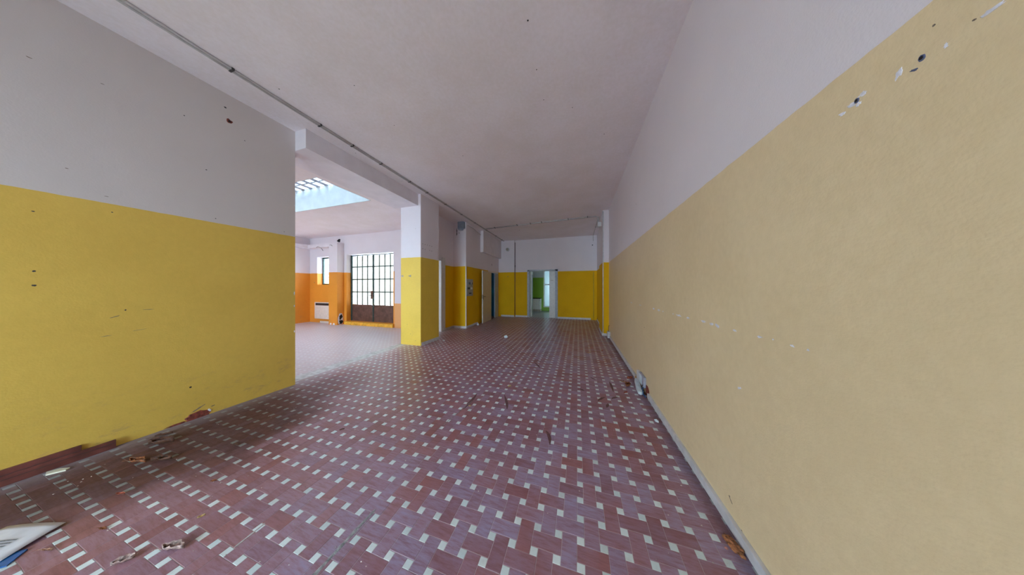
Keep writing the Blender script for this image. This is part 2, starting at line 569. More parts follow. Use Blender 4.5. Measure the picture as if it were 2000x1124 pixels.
# skylight well and glazing
sk = struct(empty('window_1', ((SKX0 + SKX1) / 2, (SKY0 + SKY1) / 2, 4.02)), 'skylight of glass blocks above the next room')
sx, sy = (SKX1 - SKX0) / 2, (SKY1 - SKY0) / 2
mwell = plain('skylight_well_paint', (0.50, 0.52, 0.52), 0.6, var=0.03, scale=5)
NXB, NYB = 19, 5
PX, PY = 2 * sx / NXB, 2 * sy / NYB
box('well_lining', -sx, sx, sy - 0.012, sy, -0.579, -0.036, mwell, sk)
box('well_lining', -sx, sx, -sy, -sy + 0.012, -0.579, -0.036, mwell, sk)
for a, b in ((-sx, -sx + 0.012), (sx - 0.012, sx)):
    box('well_lining', a, b, -sy + 0.012, sy - 0.012, -0.579, -0.036, mwell, sk)
m_rib = plain('lilac_grey_concrete_rib', (0.50, 0.50, 0.56), 0.7)
for i in range(NXB + 1):
    x = -sx + i * PX
    w = 0.062
    box('rib', max(-sx, x - w), min(sx, x + w), -sy, sy, -0.03, 0.07, m_rib, sk)
for j in range(NYB + 1):
    y = -sy + j * PY
    box('cross_rib', -sx, sx, max(-sy, y - 0.018), min(sy, y + 0.018), -0.034, 0.066, m_rib, sk)
pane_me = None
for i in range(NXB):
    for j in range(NYB):
        if pane_me is None:
            o = box('glass_block', -PX / 2 + 0.05, PX / 2 - 0.05, -PY / 2 + 0.012, PY / 2 - 0.012, 0.0, 0.05, m_block, sk)
            pane_me = o.data
        else:
            o = link('glass_block', pane_me, None, sk)
        o.location = (-sx + (i + 0.5) * PX, -sy + (j + 0.5) * PY, 0.01)

# ------------------------------------------------------------------ floor tiles: pinwheel of 2:1 red tiles and small white squares
SP = 0.12127
TX0, TY0 = -0.4687, 1.2593
W = SP / 1.5
GAP = 0.0020
cY, sY = math.cos(YAW), math.sin(YAW)


def project(x, y, z=0.0):
    d = -x * sY + y * cY
    r = x * cY + y * sY
    if d < 0.05:
        return None
    return 1000 + F_PX * r / d, 562 - F_PX * (z - EYE) / d, d


def tile_mesh(name, lx, ly, mat):
    bm = bmesh.new()
    hx, hy, c = lx / 2 - GAP / 2, ly / 2 - GAP / 2, 0.0012
    lv = []
    for (ax, ay, z) in ((hx, hy, -0.008), (hx, hy, -c), (hx - c, hy - c, 0.0)):
        lv.append([bm.verts.new((sxx * ax, syy * ay, z)) for sxx, syy in ((-1, -1), (1, -1), (1, 1), (-1, 1))])
    for a, b in zip(lv, lv[1:]):
        for k in range(4):
            bm.faces.new([a[k], a[(k + 1) % 4], b[(k + 1) % 4], b[k]])
    bm.faces.new(lv[2])
    bm.faces.new(lv[0][::-1])
    me = bpy.data.meshes.new(name)
    bm.to_mesh(me)
    bm.free()
    me.materials.append(mat)
    return me


def inside(x, y):
    if -2.95 < y < 10.05 and -4.30 < x < 0.93:
        return not (x < -3.85 and y > 6.72)
    return -10.68 < x <= -4.30 and -2.95 < y < 6.08


reds, whites = [], []
for i in range(-90, 16):
    for j in range(-40, 76):
        cx, cy = TX0 + (i + 0.5) * SP, TY0 + (j + 0.5) * SP
        if inside(cx, cy):
            reds.append((cx, cy, (i + j) % 2))       # 1: long side across the room
        wx, wy = TX0 + i * SP, TY0 + j * SP
        if inside(wx, wy):
            whites.append((wx, wy, 0))


def share(t):
    p = project(t[0], t[1])
    if p is None or not (-25 < p[0] < 2025 and p[1] < 1150):
        return 0.0
    if t[0] > 0.84:
        return 0.0
    return 1.0 / p[2] ** 3


for lst, name, single, joined, lx, ly, mo, ms in (
        (reds, 'red_tile', 300, 'distant_red_tiles', 2 * W, W, m_red_o, m_red_s),
        (whites, 'white_tile', 300, 'distant_white_tiles', W / 2, W / 2, m_wht_o, m_wht_s)):
    lst.sort(key=share, reverse=True)
    rr = random.Random(3)
    me = tile_mesh(name, lx, ly, mo)
    for x, y, o in lst[:single]:
        ob = link(name, me, None, floor)
        ob.location = (x, y, rr.uniform(-0.0004, 0.0002))
        ob.rotation_euler = (rr.uniform(-.002, .002), rr.uniform(-.002, .002), (0 if o else PI / 2) + rr.uniform(-.006, .006))
    verts, faces = [], []
    for x, y, o in lst[single:]:
        a, b = (lx, ly) if o or name == 'white_tile' else (ly, lx)
        hx, hy = a / 2 - GAP / 2, b / 2 - GAP / 2
        dz = rr.uniform(-0.0004, 0.0002)
        n = len(verts)
        for z in (-0.006, dz):
            verts += [(x - hx, y - hy, z), (x + hx, y - hy, z), (x + hx, y + hy, z), (x - hx, y + hy, z)]
        faces += [(n + 4, n + 5, n + 6, n + 7)] + [(n + k, n + (k + 1) % 4, n + 4 + (k + 1) % 4, n + 4 + k) for k in range(4)]
    me = bpy.data.meshes.new(joined)
    me.from_pydata(verts, [], faces)
    ob = link(joined, me, ms, floor)
    ob['kind'] = 'stuff'

# cement strip where the wall between both rooms once stood, and filled grooves
bm = bmesh.new()
rr = random.Random(5)
L, R = [], []
for k in range(25):
    y = 2.0 + k * (4.40 - 2.0) / 24
    L.append((bm.verts.new((-4.30 + rr.uniform(-.01, .01), y, 0.0009)), bm.verts.new((-4.30, y, -0.004))))
    R.append((bm.verts.new((-4.07 + rr.uniform(-.01, .01), y, 0.0009)), bm.verts.new((-4.07, y, -0.004))))
for k in range(24):
    bm.faces.new([L[k][0], L[k + 1][0], R[k + 1][0], R[k][0]])
    bm.faces.new([L[k][1], L[k + 1][1], L[k + 1][0], L[k][0]])
    bm.faces.new([R[k][0], R[k + 1][0], R[k + 1][1], R[k][1]])
o = from_bm('cement_strip', bm, m_strip, floor)


def groove(name, pts, w, mat, seed):
    r_ = random.Random(seed)
    bm = bmesh.new()
    rows = []
    n = 22
    for k in range(n + 1):
        t_ = k / n
        x = pts[0][0] + (pts[1][0] - pts[0][0]) * t_
        y = pts[0][1] + (pts[1][1] - pts[0][1]) * t_
        ww = w * (0.75 + r_.uniform(0, .5))
        if k in (0, n):
            ww *= 0.3
        rows.append([bm.verts.new((x - ww / 2, y, 0.0004)), bm.verts.new((x - ww * .2, y, 0.0016 + r_.uniform(0, .0008))),
                     bm.verts.new((x + ww * .25, y, 0.0013 + r_.uniform(0, .0008))), bm.verts.new((x + ww / 2, y, 0.0004))])
    for a, b in zip(rows, rows[1:]):
        for k in range(3):
            bm.faces.new([a[k], a[k + 1], b[k + 1], b[k]])
    return from_bm(name, bm, mat, floor)


groove('cement_filled_groove', ((-1.245, 0.60), (-1.237, 1.055)), 0.020, m_cement, 1)
groove('cement_filled_groove', ((-1.792, 0.675), (-1.80, 0.80)), 0.010, m_strip, 2)
# hairline wear scar
groove('cement_filled_groove', ((-1.335, 1.829), (-1.261, 2.428)), 0.006, m_cement, 3)

def smear(pts, w):
    bm = bmesh.new()
    P_ = [Vector((x, y, 0)) for x, y in pts]
    fine = []
    for k in range(13):
        t_ = k / 12
        fine.append(P_[0] * (1 - t_) ** 2 + P_[1] * 2 * t_ * (1 - t_) + P_[2] * t_ ** 2)
    prev = None
    for k, p in enumerate(fine):
        d = (fine[min(k + 1, 12)] - fine[max(k - 1, 0)]).normalized()
        n = Vector((-d.y, d.x, 0)) * w / 2 * (math.sin(PI * (k + .4) / 12.8) + 0.1)
        q = [bm.verts.new((p + n + Vector((0, 0, .0004)))), bm.verts.new((p + Vector((0, 0, .0007)))), bm.verts.new((p - n + Vector((0, 0, .0004))))]
        if prev:
            bm.faces.new([prev[0], q[0], q[1], prev[1]])
            bm.faces.new([prev[1], q[1], q[2], prev[2]])
        prev = q
    from_bm('dirt_smear', bm, m_smear, floor)


m_smear = plain('dark_red_smear', (0.13, 0.055, 0.06), 0.5, var=0.2, scale=50)


def fl(px, py):
    """pixel of the photograph to the place on the floor where the smear lies"""
    a = (px - 1000) / F_PX
    t_ = EYE * F_PX / (py - 562)
    return ((a * cY - sY) * t_, (a * sY + cY) * t_)


for p in (((1189.8, 746), (1195, 754), (1197.9, 766)), ((1167.4, 784.5), (1173, 778), (1182.3, 776.4)), ((1194.8, 779.6), (1199, 777), (1207, 776)),
          ((1184.8, 797), (1187, 792), (1188, 789)), ((1132.5, 759.6), (1137, 762), (1141, 764)), ((1153, 737), (1160, 742), (1165, 741)),
          ((1043, 708), (1050, 712), (1055, 720)), ((905, 800), (925, 780), (931, 770)), ((985, 772), (992, 790), (990, 800)), ((1066, 842), (1075, 850), (1074, 870))):
    smear([fl(*q) for q in p], 0.03)

# ------------------------------------------------------------------ baseboards
bbr = struct(box('baseboard_right', XR - 0.022, XR, -2.9, 3.14, 0, 0.062, m_base, bevel=0.003), 'pale plastic trunking along the near part of the cream wall')
struct(box('baseboard_right', XR - 0.022, XR, 3.62, 6.70, 0, 0.062, m_base, bevel=0.003), 'pale plastic trunking along the far part of the cream wall')
struct(box('baseboard_right', 0.69, 0.705, 6.90, 7.88, 0, 0.07, m_base, bevel=0.002), 'pale skirting on the side of the shallow pillar')
struct(box('baseboard_right', 0.69, 0.86, 6.826, 6.84, 0, 0.07, m_base, bevel=0.002), 'pale skirting on the front of the shallow pillar')
struct(box('baseboard_right', 0.786, 0.80, 7.9, 9.86, 0, 0.07, m_base, bevel=0.002), 'pale skirting beyond the shallow pillar')
struct(box('baseboard_back', DX1 + 0.08, 0.55, YB - 0.014, YB, 0, 0.08, m_base, bevel=0.002), 'pale skirting right of the kitchen doorway')
struct(box('baseboard_back', -3.60, -2.93, 9.916, 9.93, 0, 0.08, m_base, bevel=0.002), 'pale skirting on the corner pier')
struct(box('baseboard_back', -2.90, DX0 - 0.09, YB - 0.014, YB, 0, 0.08, m_base, bevel=0.002), 'pale skirting left of the kitchen doorway')
struct(box('baseboard_left', -4.20, -3.70, 6.626, 6.64, 0, 0.075, m_base, bevel=0.002), 'pale skirting on the narrow wall face')
struct(box('baseboard_left', -4.2, -4.186, 6.02, 6.62, 0, 0.075, m_base, bevel=0.002), 'pale skirting beside the doorway frame')
struct(box('baseboard_left', -3.70, -3.686, 6.66, 7.17, 0, 0.075, m_base, bevel=0.002), 'pale skirting below the fuse panel')
struct(box('baseboard_left', -3.73, -3.716, 7.17, 7.60, 0, 0.075, m_base, bevel=0.002), 'pale skirting before the open door')
struct(box('baseboard_left', -3.645, -3.631, 4.36, 5.04, 0, 0.075, m_base, bevel=0.002), 'pale skirting on the side of the free-standing pillar')
struct(box('baseboard_gate', -10.0, -9.12, YG - 0.014, YG, 0.0, 0.066, m_heater, bevel=0.002), 'cream skirting strip below the heater')

# ------------------------------------------------------------------ doorway frames and doors
# middle doorway (between pillar and partition)
d1 = struct(empty('door_1', (-4.20, 5.515, 0)), 'white framed doorway behind the free-standing pillar')
for y0, y1 in ((-0.455, -0.40), (0.40, 0.455)):
    box('door_jamb', -0.20, 0.015, y0, y1, 0, 2.33, m_frame, d1)
box('door_casing', 0.0, 0.018, 0.455, 0.62, 0, 2.40, m_frame, d1, bevel=0.002)
box('door_head', -0.20, 0.018, -0.455, 0.455, 2.28, 2.33, m_frame, d1)

# rear left doorway with its cream leaf folded back against the wall
d2 = struct(empty('door_2', (-3.73, 9.04, 0)), 'doorway to the blue room with an open cream door leaf')
m_jamb = plain('grey_blue_jamb', (0.40, 0.44, 0.50), 0.45)
box('door_jamb', -0.047, 0.014, 0.385, 0.42, 0, 2.09, m_jamb, d2)
box('door_casing', 0.0, 0.014, 0.42, 0.80, 0, 2.09, m_jamb, d2, bevel=0.002)
box('door_jamb', -0.047, 0.014, -0.42, -0.39, 0, 2.09, m_jamb, d2)
box('door_head', -0.047, 0.014, -0.42, 0.80, 2.09, 2.15, m_frame, d2)
lf = empty('door_leaf', (0.03, -0.22, 0))
lf.parent = d2
lf.rotation_euler = (0, 0, math.radians(5.0))
box('leaf_panel', 0, 0.042, -1.10, 0, 0.008, 2.095, m_leaf_door, lf, bevel=0.002)
box('leaf_edge', -0.001, 0.043, -1.106, -1.10, 0.008, 2.095, m_frame, lf)
box('lock_plate', 0.008, 0.034, -1.108, -1.106, 0.98, 1.14, m_dark, lf)
tube('handle', [(0.042, -1.03, 1.06), (0.085, -1.03, 1.06), (0.09, -1.02, 1.06), (0.09, -0.90, 1.055)], 0.009, m_dark, lf)
box('handle_plate', 0.042, 0.047, -1.05, -1.01, 0.94, 1.12, m_dark, lf)

# kitchen doorway in the far wall
d3 = struct(empty('door_3', ((DX0 + DX1) / 2, YB, 0)), 'doorway to the kitchen in the far wall')
hw = (DX1 - DX0) / 2
for a, b in ((-hw - 0.09, -hw + 0.03), (hw - 0.03, hw + 0.09)):
    box('door_casing', a, b, -0.018, 0.15, 0, 2.25, m_jamb, d3, bevel=0.002)
box('door_head', -hw - 0.09, hw + 0.09, -0.018, 0.15, 2.19, 2.26, m_jamb, d3)
fx = empty('door_leaf', (hw - 0.03, 0.05, 0))
fx.parent = d3
box('leaf_panel', -0.27, 0, 0, 0.04, 0.01, 2.19, m_frame, fx, bevel=0.002)
box('bolt', -0.20, -0.09, -0.012, 0, 1.74, 1.765, m_panelgrey, fx)
fl = empty('door_leaf', (-hw + 0.04, 0.15, 0))
fl.parent = d3
box('leaf_panel', 0, 0.04, 0, 0.32, 0.01, 2.19, m_frame, fl, bevel=0.002)
box('glass_panel', 0.041, 0.044, 0.04, 0.28, 0.2, 2.05, m_jamb, fl)

# ------------------------------------------------------------------ kitchen beyond
struct(box('floor', -4.2, 1.4, 10.12, 13.35, -0.16, -0.002, m_kfloor), 'grey kitchen floor')
KX0, KX1 = -1.99, -0.80
struct(wall('wall_kitchen', 'Y', 13.0, 13.25, -4.2, 1.4, 0, 2.9, m_green, holes=[(KX0, KX1, 0.22, 2.55)]), 'green kitchen wall with the tall window')
struct(wall('wall_kitchen', 'X', -4.3, -4.2, 10.14, 13.25, 0, 2.9, m_green), 'green kitchen side wall')
struct(wall('wall_kitchen', 'X', 1.3, 1.4, 10.14, 13.25, 0, 2.9, m_green), 'green kitchen wall on the window side')
struct(box('ceiling', -4.3, 1.4, 10.14, 13.3, 2.9, 3.0, m_white), 'kitchen ceiling')
w3 = struct(empty('window_3', ((KX0 + KX1) / 2, 13.08, 0.22)), 'tall frosted kitchen window')
kw, kh = (KX1 - KX0) / 2, 2.33
for a, b in ((-kw, -kw + 0.06), (kw - 0.06, kw), (-0.22, -0.16)):
    box('window_stile', a, b, -0.03, 0.03, 0, kh, m_frame, w3)
for z in (0.0, 1.35, kh - 0.06):
    box('window_rail', -kw, kw, -0.028, 0.028, z, z + 0.06, m_frame, w3)
for a, b in ((-kw + 0.06, -0.22), (-0.16, kw - 0.06)):
    for z0, z1 in ((0.06, 1.35), (1.41, kh - 0.06)):
        box('window_pane', a, b, -0.004, 0.004, z0, z1, m_kglass, w3)

cabs = None
for k, (x0, x1) in enumerate(((-3.55, -3.05), (-3.05, -2.55), (-2.55, -2.10))):
    c = tag(empty('kitchen_cabinet', ((x0 + x1) / 2, 12.72, 0)),
            ('white base cabinet farthest from the kitchen window', 'white base cabinet between its two neighbours in the kitchen', 'white base cabinet nearest the tall kitchen window')[k],
            'cabinet', 'white kitchen base cabinets')
    hh = (x1 - x0) / 2 - 0.002
    box('carcass', -hh, hh, -0.22, 0.27, 0.13, 0.755, m_cab, c)
    box('plinth', -hh, hh, -0.18, 0.25, 0, 0.13, m_panelgrey, c)
    dd = box('cabinet_door', -hh + 0.004, hh - 0.004, -0.24, -0.222, 0.14, 0.75, m_frame, c, bevel=0.002)
    tube('handle', [(hh - 0.05, -0.24, 0.60), (hh - 0.05, -0.262, 0.60), (hh - 0.05, -0.262, 0.70), (hh - 0.05, -0.24, 0.70)], 0.005, m_dark, dd, 8)
wt = tag(box('worktop', -3.56, -2.09, 12.46, 12.99, 0.757, 0.80, m_worktop, bevel=0.003), 'black worktop lying on the white kitchen cabinets', 'worktop')

# ------------------------------------------------------------------ glazed steel gate
GY = 6.24
gw = (GX1 - GX0) / 2
gate = struct(empty('door_4', ((GX0 + GX1) / 2, GY, 0.12)), 'double steel gate glazed above brown kick panels')
GH = 2.56
PZ = 0.64        # top of kick panel above the sill
fr = 0.035
for a, b in ((-gw, -gw + fr), (gw - fr, gw)):
    box('gate_frame', a, b, -0.03, 0.03, 0, GH, m_steel, gate)
box('gate_frame', -gw, gw, -0.03, 0.03, GH - 0.03, GH, m_steel, gate)
rows = [PZ, PZ + 0.49, PZ + 0.975, PZ + 1.46, GH - 0.03]
for s in (-1, 1):
    lf = empty('gate_leaf', (s * gw / 2, 0, 0))
    lf.parent = gate
    lw = gw / 2 - fr / 2
    x0, x1 = -lw - (0 if s > 0 else 0) + (fr / 2 if s < 0 else -fr / 2) + (0.0), lw + (fr / 2 if s < 0 else -fr / 2)
    x0 += 0.004; x1 -= 0.004
    pn = box('kick_panel', x0, x1, -0.012, 0.012, 0.01, PZ - 0.02, m_rust, lf)
    box('leaf_rail', x0, x1, -0.022, 0.022, PZ - 0.03, PZ, m_rust, lf)
    box('leaf_rail', x0, x1, -0.024, 0.024, 0.0, 0.03, m_rust, lf)
    for a, b in ((x0, x0 + 0.028), (x1 - 0.028, x1)):
        box('leaf_stile', a, b, -0.025, 0.025, 0.0, GH - 0.035, m_steel, lf)
    nx = 4
    cw = (x1 - x0 - 0.056) / nx
    for k in range(1, nx):
        x = x0 + 0.028 + k * cw
        box('muntin', x - 0.014, x + 0.014, -0.018, 0.018, PZ, GH - 0.035, m_steel, lf)
    for z in rows[1:-1]:
        box('muntin', x0 + 0.028, x1 - 0.028, -0.020, 0.020, z - 0.017, z + 0.017, m_steel, lf)
    me = None
    for k in range(nx):
        for q in range(4):
            za, zb = rows[q] + 0.01, rows[q + 1] - 0.01
            xa = x0 + 0.028 + k * cw
            box('gate_pane', xa + 0.009, xa + cw - 0.009, -0.003, 0.003, za, zb, m_frost, lf)
    # bars of the outer grille show through the glass
    for k in range(nx * 2 + 1):
        x = x0 + 0.028 + (k + 0.5) * cw / 2
        if x < x1 - 0.03:
            box('grille_bar', x - 0.006, x + 0.006, 0.045, 0.055, PZ - 0.02, GH - 0.04, m_pipe, lf)
    if s < 0:
        box('lock_box', x1 - 0.05, x1 + 0.02, -0.075, -0.025, PZ + 0.23, PZ + 0.53, m_rust, lf, bevel=0.004)
        tube('handle', [(x1 - 0.02, -0.075, PZ + 0.36), (x1 - 0.02, -0.11, PZ + 0.36), (x1 - 0.12, -0.115, PZ + 0.36)], 0.008, m_dark, lf)
        for z in (0.15, 1.0, 2.3):
            tube('hinge', [(x0 - 0.012, -0.035, z), (x0 - 0.012, -0.035, z + 0.1)], 0.014, m_dark, lf, 8)

# side window behind the orange pillar
w2 = struct(empty('window_2', ((WX0 + WX1) / 2, 6.27, 1.535)), 'narrow dark framed window behind the orange pillar')
ww, wh = (WX1 - WX0) / 2, 1.125
for a, b in ((-ww, -ww + 0.045), (ww - 0.045, ww), (-0.02, 0.02)):
    box('window_stile', a, b, -0.03, 0.03, 0, wh, m_steel, w2)
for z in (0, wh - 0.045):
    box('window_rail', -ww, ww, -0.032, 0.032, z, z + 0.045, m_steel, w2)
for a, b in ((-ww + 0.045, -0.02), (0.02, ww - 0.045)):
    box('window_pane', a, b, -0.003, 0.003, 0.045, wh - 0.045, m_clear, w2)
for k in range(7):
    x = -ww + 0.10 + k * 0.115
    tube('security_bar', [(x, 0.14, 0), (x, 0.14, wh)], 0.007, m_pipe, w2, 8)
for z in (0.45, 0.85):
    tube('security_bar', [(-ww, 0.155, z), (ww, 0.155, z)], 0.007, m_pipe, w2, 8)

# unseen windows added in the front wall, behind the viewpoint, to light both rooms
for nm, xc, hw_, lab in (('added_window_4', -2.45, 1.30, 'unseen front window added to light the long room'), ('added_window_5', -8.5, 1.2, 'unseen front window added to light the skylight room')):
    w4 = struct(empty(nm, (xc, -3.0, 0.25 if xc < -5 else 0.15)), lab)
    hh_ = 2.85 if xc < -5 else 2.25
    n_ = 2 if hw_ < 2 else 3
    st = [-hw_ + (2 * hw_ - 0.06) * k / n_ for k in range(n_ + 1)]
    for x in st:
        box('window_stile', x, x + 0.06, -0.04, 0.04, 0, hh_, m_steel, w4)
    for z in (0.0, hh_ - 0.06):
        box('window_rail', -hw_, hw_, -0.042, 0.042, z, z + 0.06, m_steel, w4)
    for a, b in zip(st, st[1:]):
        box('window_pane', a + 0.06, b, -0.004, 0.004, 0.06, hh_ - 0.06, m_clear, w4)

# outdoors
struct(box('street', -12, 4, -9.0, -3.12, -0.3, -0.06, m_outground), 'paving before the added front windows')
struct(box('street', -13.5, -5.2, 6.47, 12.0, -0.3, -0.06, m_outground), 'paving of the yard beyond the gate')
struct(box('exterior_wall', -13.0, -11.2, 9.0, 9.3, -0.06, 2.6, m_outwall), 'pale yard wall outside the side window')

# ------------------------------------------------------------------ conduits
def conduit(name, label, paths, r=0.011, clips=(), mat=None, group=None, base=None):
    base = base or paths[0][0]
    e = tag(empty(name, base), label, 'conduit', group)
    b = Vector(base)
    for p in paths:
        tube('pipe', [tuple(Vector(q) - b) for q in p], r, mat or m_pipe, e)
    for (x, y, z, dx, dy, dz) in clips:
        q = Vector((x, y, z)) - b
        box('clip', q.x - dx, q.x + dx, q.y - dy, q.y + dy, q.z - dz, q.z + dz, m_dark, e)
    return e


zc = H1 - 0.012
conduit('ceiling_conduit', 'pair of grey conduits running the length of the ceiling near the left side', [
    [(-3.430, -2.9, zc), (-3.430, 2, zc), (-3.425, 6, zc), (-3.44, 9.98, zc)],
    [(-3.465, -2.9, zc), (-3.465, 2, zc), (-3.460, 6, zc), (-3.475, 9.98, zc)]],
    clips=[(-3.447, y, zc + 0.0, 0.032, 0.010, 0.0115) for y in (-1.4, -0.4, 0.6, 1.28, 2.08, 2.53, 3.05, 3.75, 4.3, 5.05, 5.9, 6.8, 7.8, 8.8, 9.6)])
conduit('ceiling_conduit', 'pair of grey conduits crossing the ceiling to the shallow pillar', [
    [(-3.40, 7.60, zc), (0.0, 7.30, zc), (0.52, 7.26, zc)] + arc((0.52, 7.26, zc - 0.10), 0.10, PI / 2, 0, (0, 2)) + [(0.62, 7.26, 3.46)],
    [(-3.40, 7.68, zc), (0.0, 7.38, zc), (0.56, 7.34, zc)]],
    clips=[(x, 7.62 - (x + 3.4) * 0.088, zc, 0.010, 0.07, 0.0115) for x in (-3.0, -2.1, -1.6, -1.2, -0.3, 0.3)])
conduit('ceiling_conduit', 'short grey conduit from the junction box back to the far wall, bent down', [
    [(0.645, 7.42, zc), (0.645, 9.90, zc)] + arc((0.645, 9.90, zc - 0.07), 0.07, PI / 2, 0, (1, 2)) + [(0.645, 9.97, 3.45)]],
    clips=[(0.645, 8.6, zc, 0.02, 0.01, 0.0115)])
conduit('wall_conduit', 'thin pale conduit up the front corner of the shallow pillar', [
    [(0.715, 6.826, 0.07), (0.715, 6.826, 3.66)]], r=0.014, mat=m_base)
conduit('wall_conduit', 'thin purple-brown conduit down the far wall beside the corner pier', [
    [(-2.905, 9.985, 0.0), (-2.905, 9.985, 3.60)]], r=0.014, mat=plain('purple_brown_pipe', (0.16, 0.09, 0.12), 0.5),
    clips=[(-2.905, 9.985, 2.46, 0.02, 0.013, 0.05)])
conduit('wall_conduit', 'thin greenish conduit down the far wall near the right corner', [
    [(0.665, 9.99, 0.05), (0.665, 9.99, 2.1)]], r=0.009, mat=plain('greenish_pipe', (0.33, 0.33, 0.10), 0.5))
conduit('wall_conduit', 'short grey conduit high on the wall above the fuse panel', [
    [(-3.685, 6.72, 3.60), (-3.688, 7.15, 3.60), (-3.70, 7.80, 3.52)]], r=0.013)
conduit('duct_cable', 'loose thin cable hanging from the white boxed duct', [
    [(-9.90, 5.852, 3.0), (-9.80, 5.845, 3.03), (-9.62, 5.85, 2.97), (-9.55, 5.85, 2.90), (-9.52, 5.85, 2.86)]], r=0.008, mat=m_dark)
conduit('duct_cable', 'small hooked cable stub on the orange pillar', [
    [(-9.06, 5.794, 3.04), (-8.98, 5.792, 3.045), (-8.93, 5.792, 3.0)]], r=0.007, mat=m_dark)

# ------------------------------------------------------------------ boxes and fittings
def fitting(name, label, cat, loc, group=None):
    return tag(empty(name, loc), label, cat, group)


jb = fitting('junction_box', 'small grey junction box at the top of the shallow pillar', 'junction box', (0.705, 7.26, 3.33))
box('box_body', -0.10, -0.001, -0.07, 0.07, 0, 0.14, m_box, jb, bevel=0.004)
box('box_lid', -0.106, -0.1, -0.075, 0.075, -0.004, 0.144, m_box, jb, bevel=0.002)
jb2 = fitting('junction_box', 'white socket box at the foot of the shallow pillar', 'junction box', (0.84, 6.62, 0.0))
box('box_body', -0.035, 0.034, -0.08, 0.10, 0.01, 0.17, m_base, jb2, bevel=0.006)
box('box_lid', -0.038, 0.034, -0.09, -0.08, 0.0, 0.17, m_box, jb2, bevel=0.002)
tube('cable', [(0.0, 0.02, 0.17), (0.0, 0.03, 0.30), (0.02, 0.05, 0.34)], 0.006, m_dark, jb2, 8)

sr = fitting('alarm_box', 'blue-grey alarm box with a rounded foot high above the fuse panel', 'alarm', (-3.87, 6.64, 3.40))
box('box_body', -0.09, 0.14, -0.12, -0.001, 0.06, 0.285, m_bluebox, sr, bevel=0.006)
bm = bmesh.new()
bmesh.ops.create_cone(bm, cap_ends=True, segments=24, radius1=0.085, radius2=0.105, depth=0.06)
bmesh.ops.translate(bm, verts=bm.verts[:], vec=(0.025, -0.10, 0.03))
for v in bm.verts:
    v.co.y = min(v.co.y, -0.002)
from_bm('rounded_foot', bm, m_bluebox, sr, smooth=False)

em = fitting('wall_lamp', 'small round white lamp on the corner pier near the ceiling', 'lamp', (-3.27, 9.93, 3.27))
bm = bmesh.new()
bmesh.ops.create_cone(bm, cap_ends=True, segments=28, radius1=0.10, radius2=0.085, depth=0.05)
bmesh.ops.rotate(bm, verts=bm.verts[:], matrix=Matrix.Rotation(PI / 2, 3, 'X'))
bmesh.ops.translate(bm, verts=bm.verts[:], vec=(0, -0.026, 0))
from_bm('lamp_base', bm, m_box, em)
bm = bmesh.new()
bmesh.ops.create_uvsphere(bm, u_segments=20, v_segments=10, radius=0.07)
for v in bm.verts:
    v.co.y = v.co.y * 0.5 - 0.052
from_bm('lamp_dome', bm, m_panelgrey, em, smooth=True)

ep = fitting('fuse_panel', 'grey fuse panel with three rows of switches on the yellow wall', 'fuse panel', (-3.70, 6.88, 1.12))
box('panel_frame', 0.0, 0.022, -0.215, 0.235, 0, 0.60, m_panelgrey, ep, bevel=0.004)
m_sw_l, m_sw_d = plain('pale_switch_plastic', (0.7, 0.72, 0.7), 0.4), plain('dark_switch_plastic', (0.02, 0.02, 0.025), 0.4)
for r_, (z, cells) in enumerate(((0.41, ((-.17, -.07, 2), (-.065, 0.0, 0), (.005, .06, 2), (.065, .115, 1), (0.12, 0.17, 0))), (0.235, ((-.18, -.0, 0), (.0, .17, 1))), (0.07, ((-.09, .09, 0),)))):
    d = box('module_door', 0.022, 0.030, -0.20, 0.22, z - 0.055, z + 0.12, m_panelgrey, ep, bevel=0.002)
    for a, b, c in cells:
        box('switch', 0.030, 0.036, a + 0.004, b - 0.004, z, z + (0.075 if r_ < 2 else 0.045), (m_sw_d, m_sw_l, m_bluebox)[c], d)

ht = fitting('convector_heater', 'cream wall convector heater with a dark slot, left of the orange pillar', 'heater', (-9.66, 6.05, 0.17))
box('heater_body', -0.50, 0.50, -0.105, -0.02, 0.0, 0.66, m_heater, ht, bevel=0.008)
box('wall_bracket', -0.35, 0.35, -0.02, 0.0, 0.15, 0.5, m_dark, ht)
sl = box('outlet_slot', -0.44, 0.44, -0.1065, -0.1045, 0.535, 0.625, m_black, ht)
for k in range(5):
    box('louvre', -0.44, 0.44, -0.112, -0.1065, 0.545 + k * 0.017, 0.549 + k * 0.017, m_rust, sl)
box('switch_box', 0.40, 0.46, -0.109, -0.105, 0.06, 0.16, m_panelgrey, ht)

for k, x in enumerate((-4.184, -3.95)):
    h = fitting('coat_hook', ('small metal coat hook nearer the outer edge of the yellow pillar front', 'small metal coat hook in the middle of the yellow pillar front')[k], 'hook', (x, 4.33, 1.68), 'coat hooks on the yellow pillar')
    box('hook_plate', -0.014, 0.014, -0.004, 0, 0, 0.05, m_pipe, h, bevel=0.001)
    tube('hook_arm', [(0, -0.004, 0.03), (0, -0.035, 0.022), (0, -0.05, 0.012), (0, -0.055, 0.03), (0.0, -0.052, 0.042)], 0.005, m_pipe, h, 8)

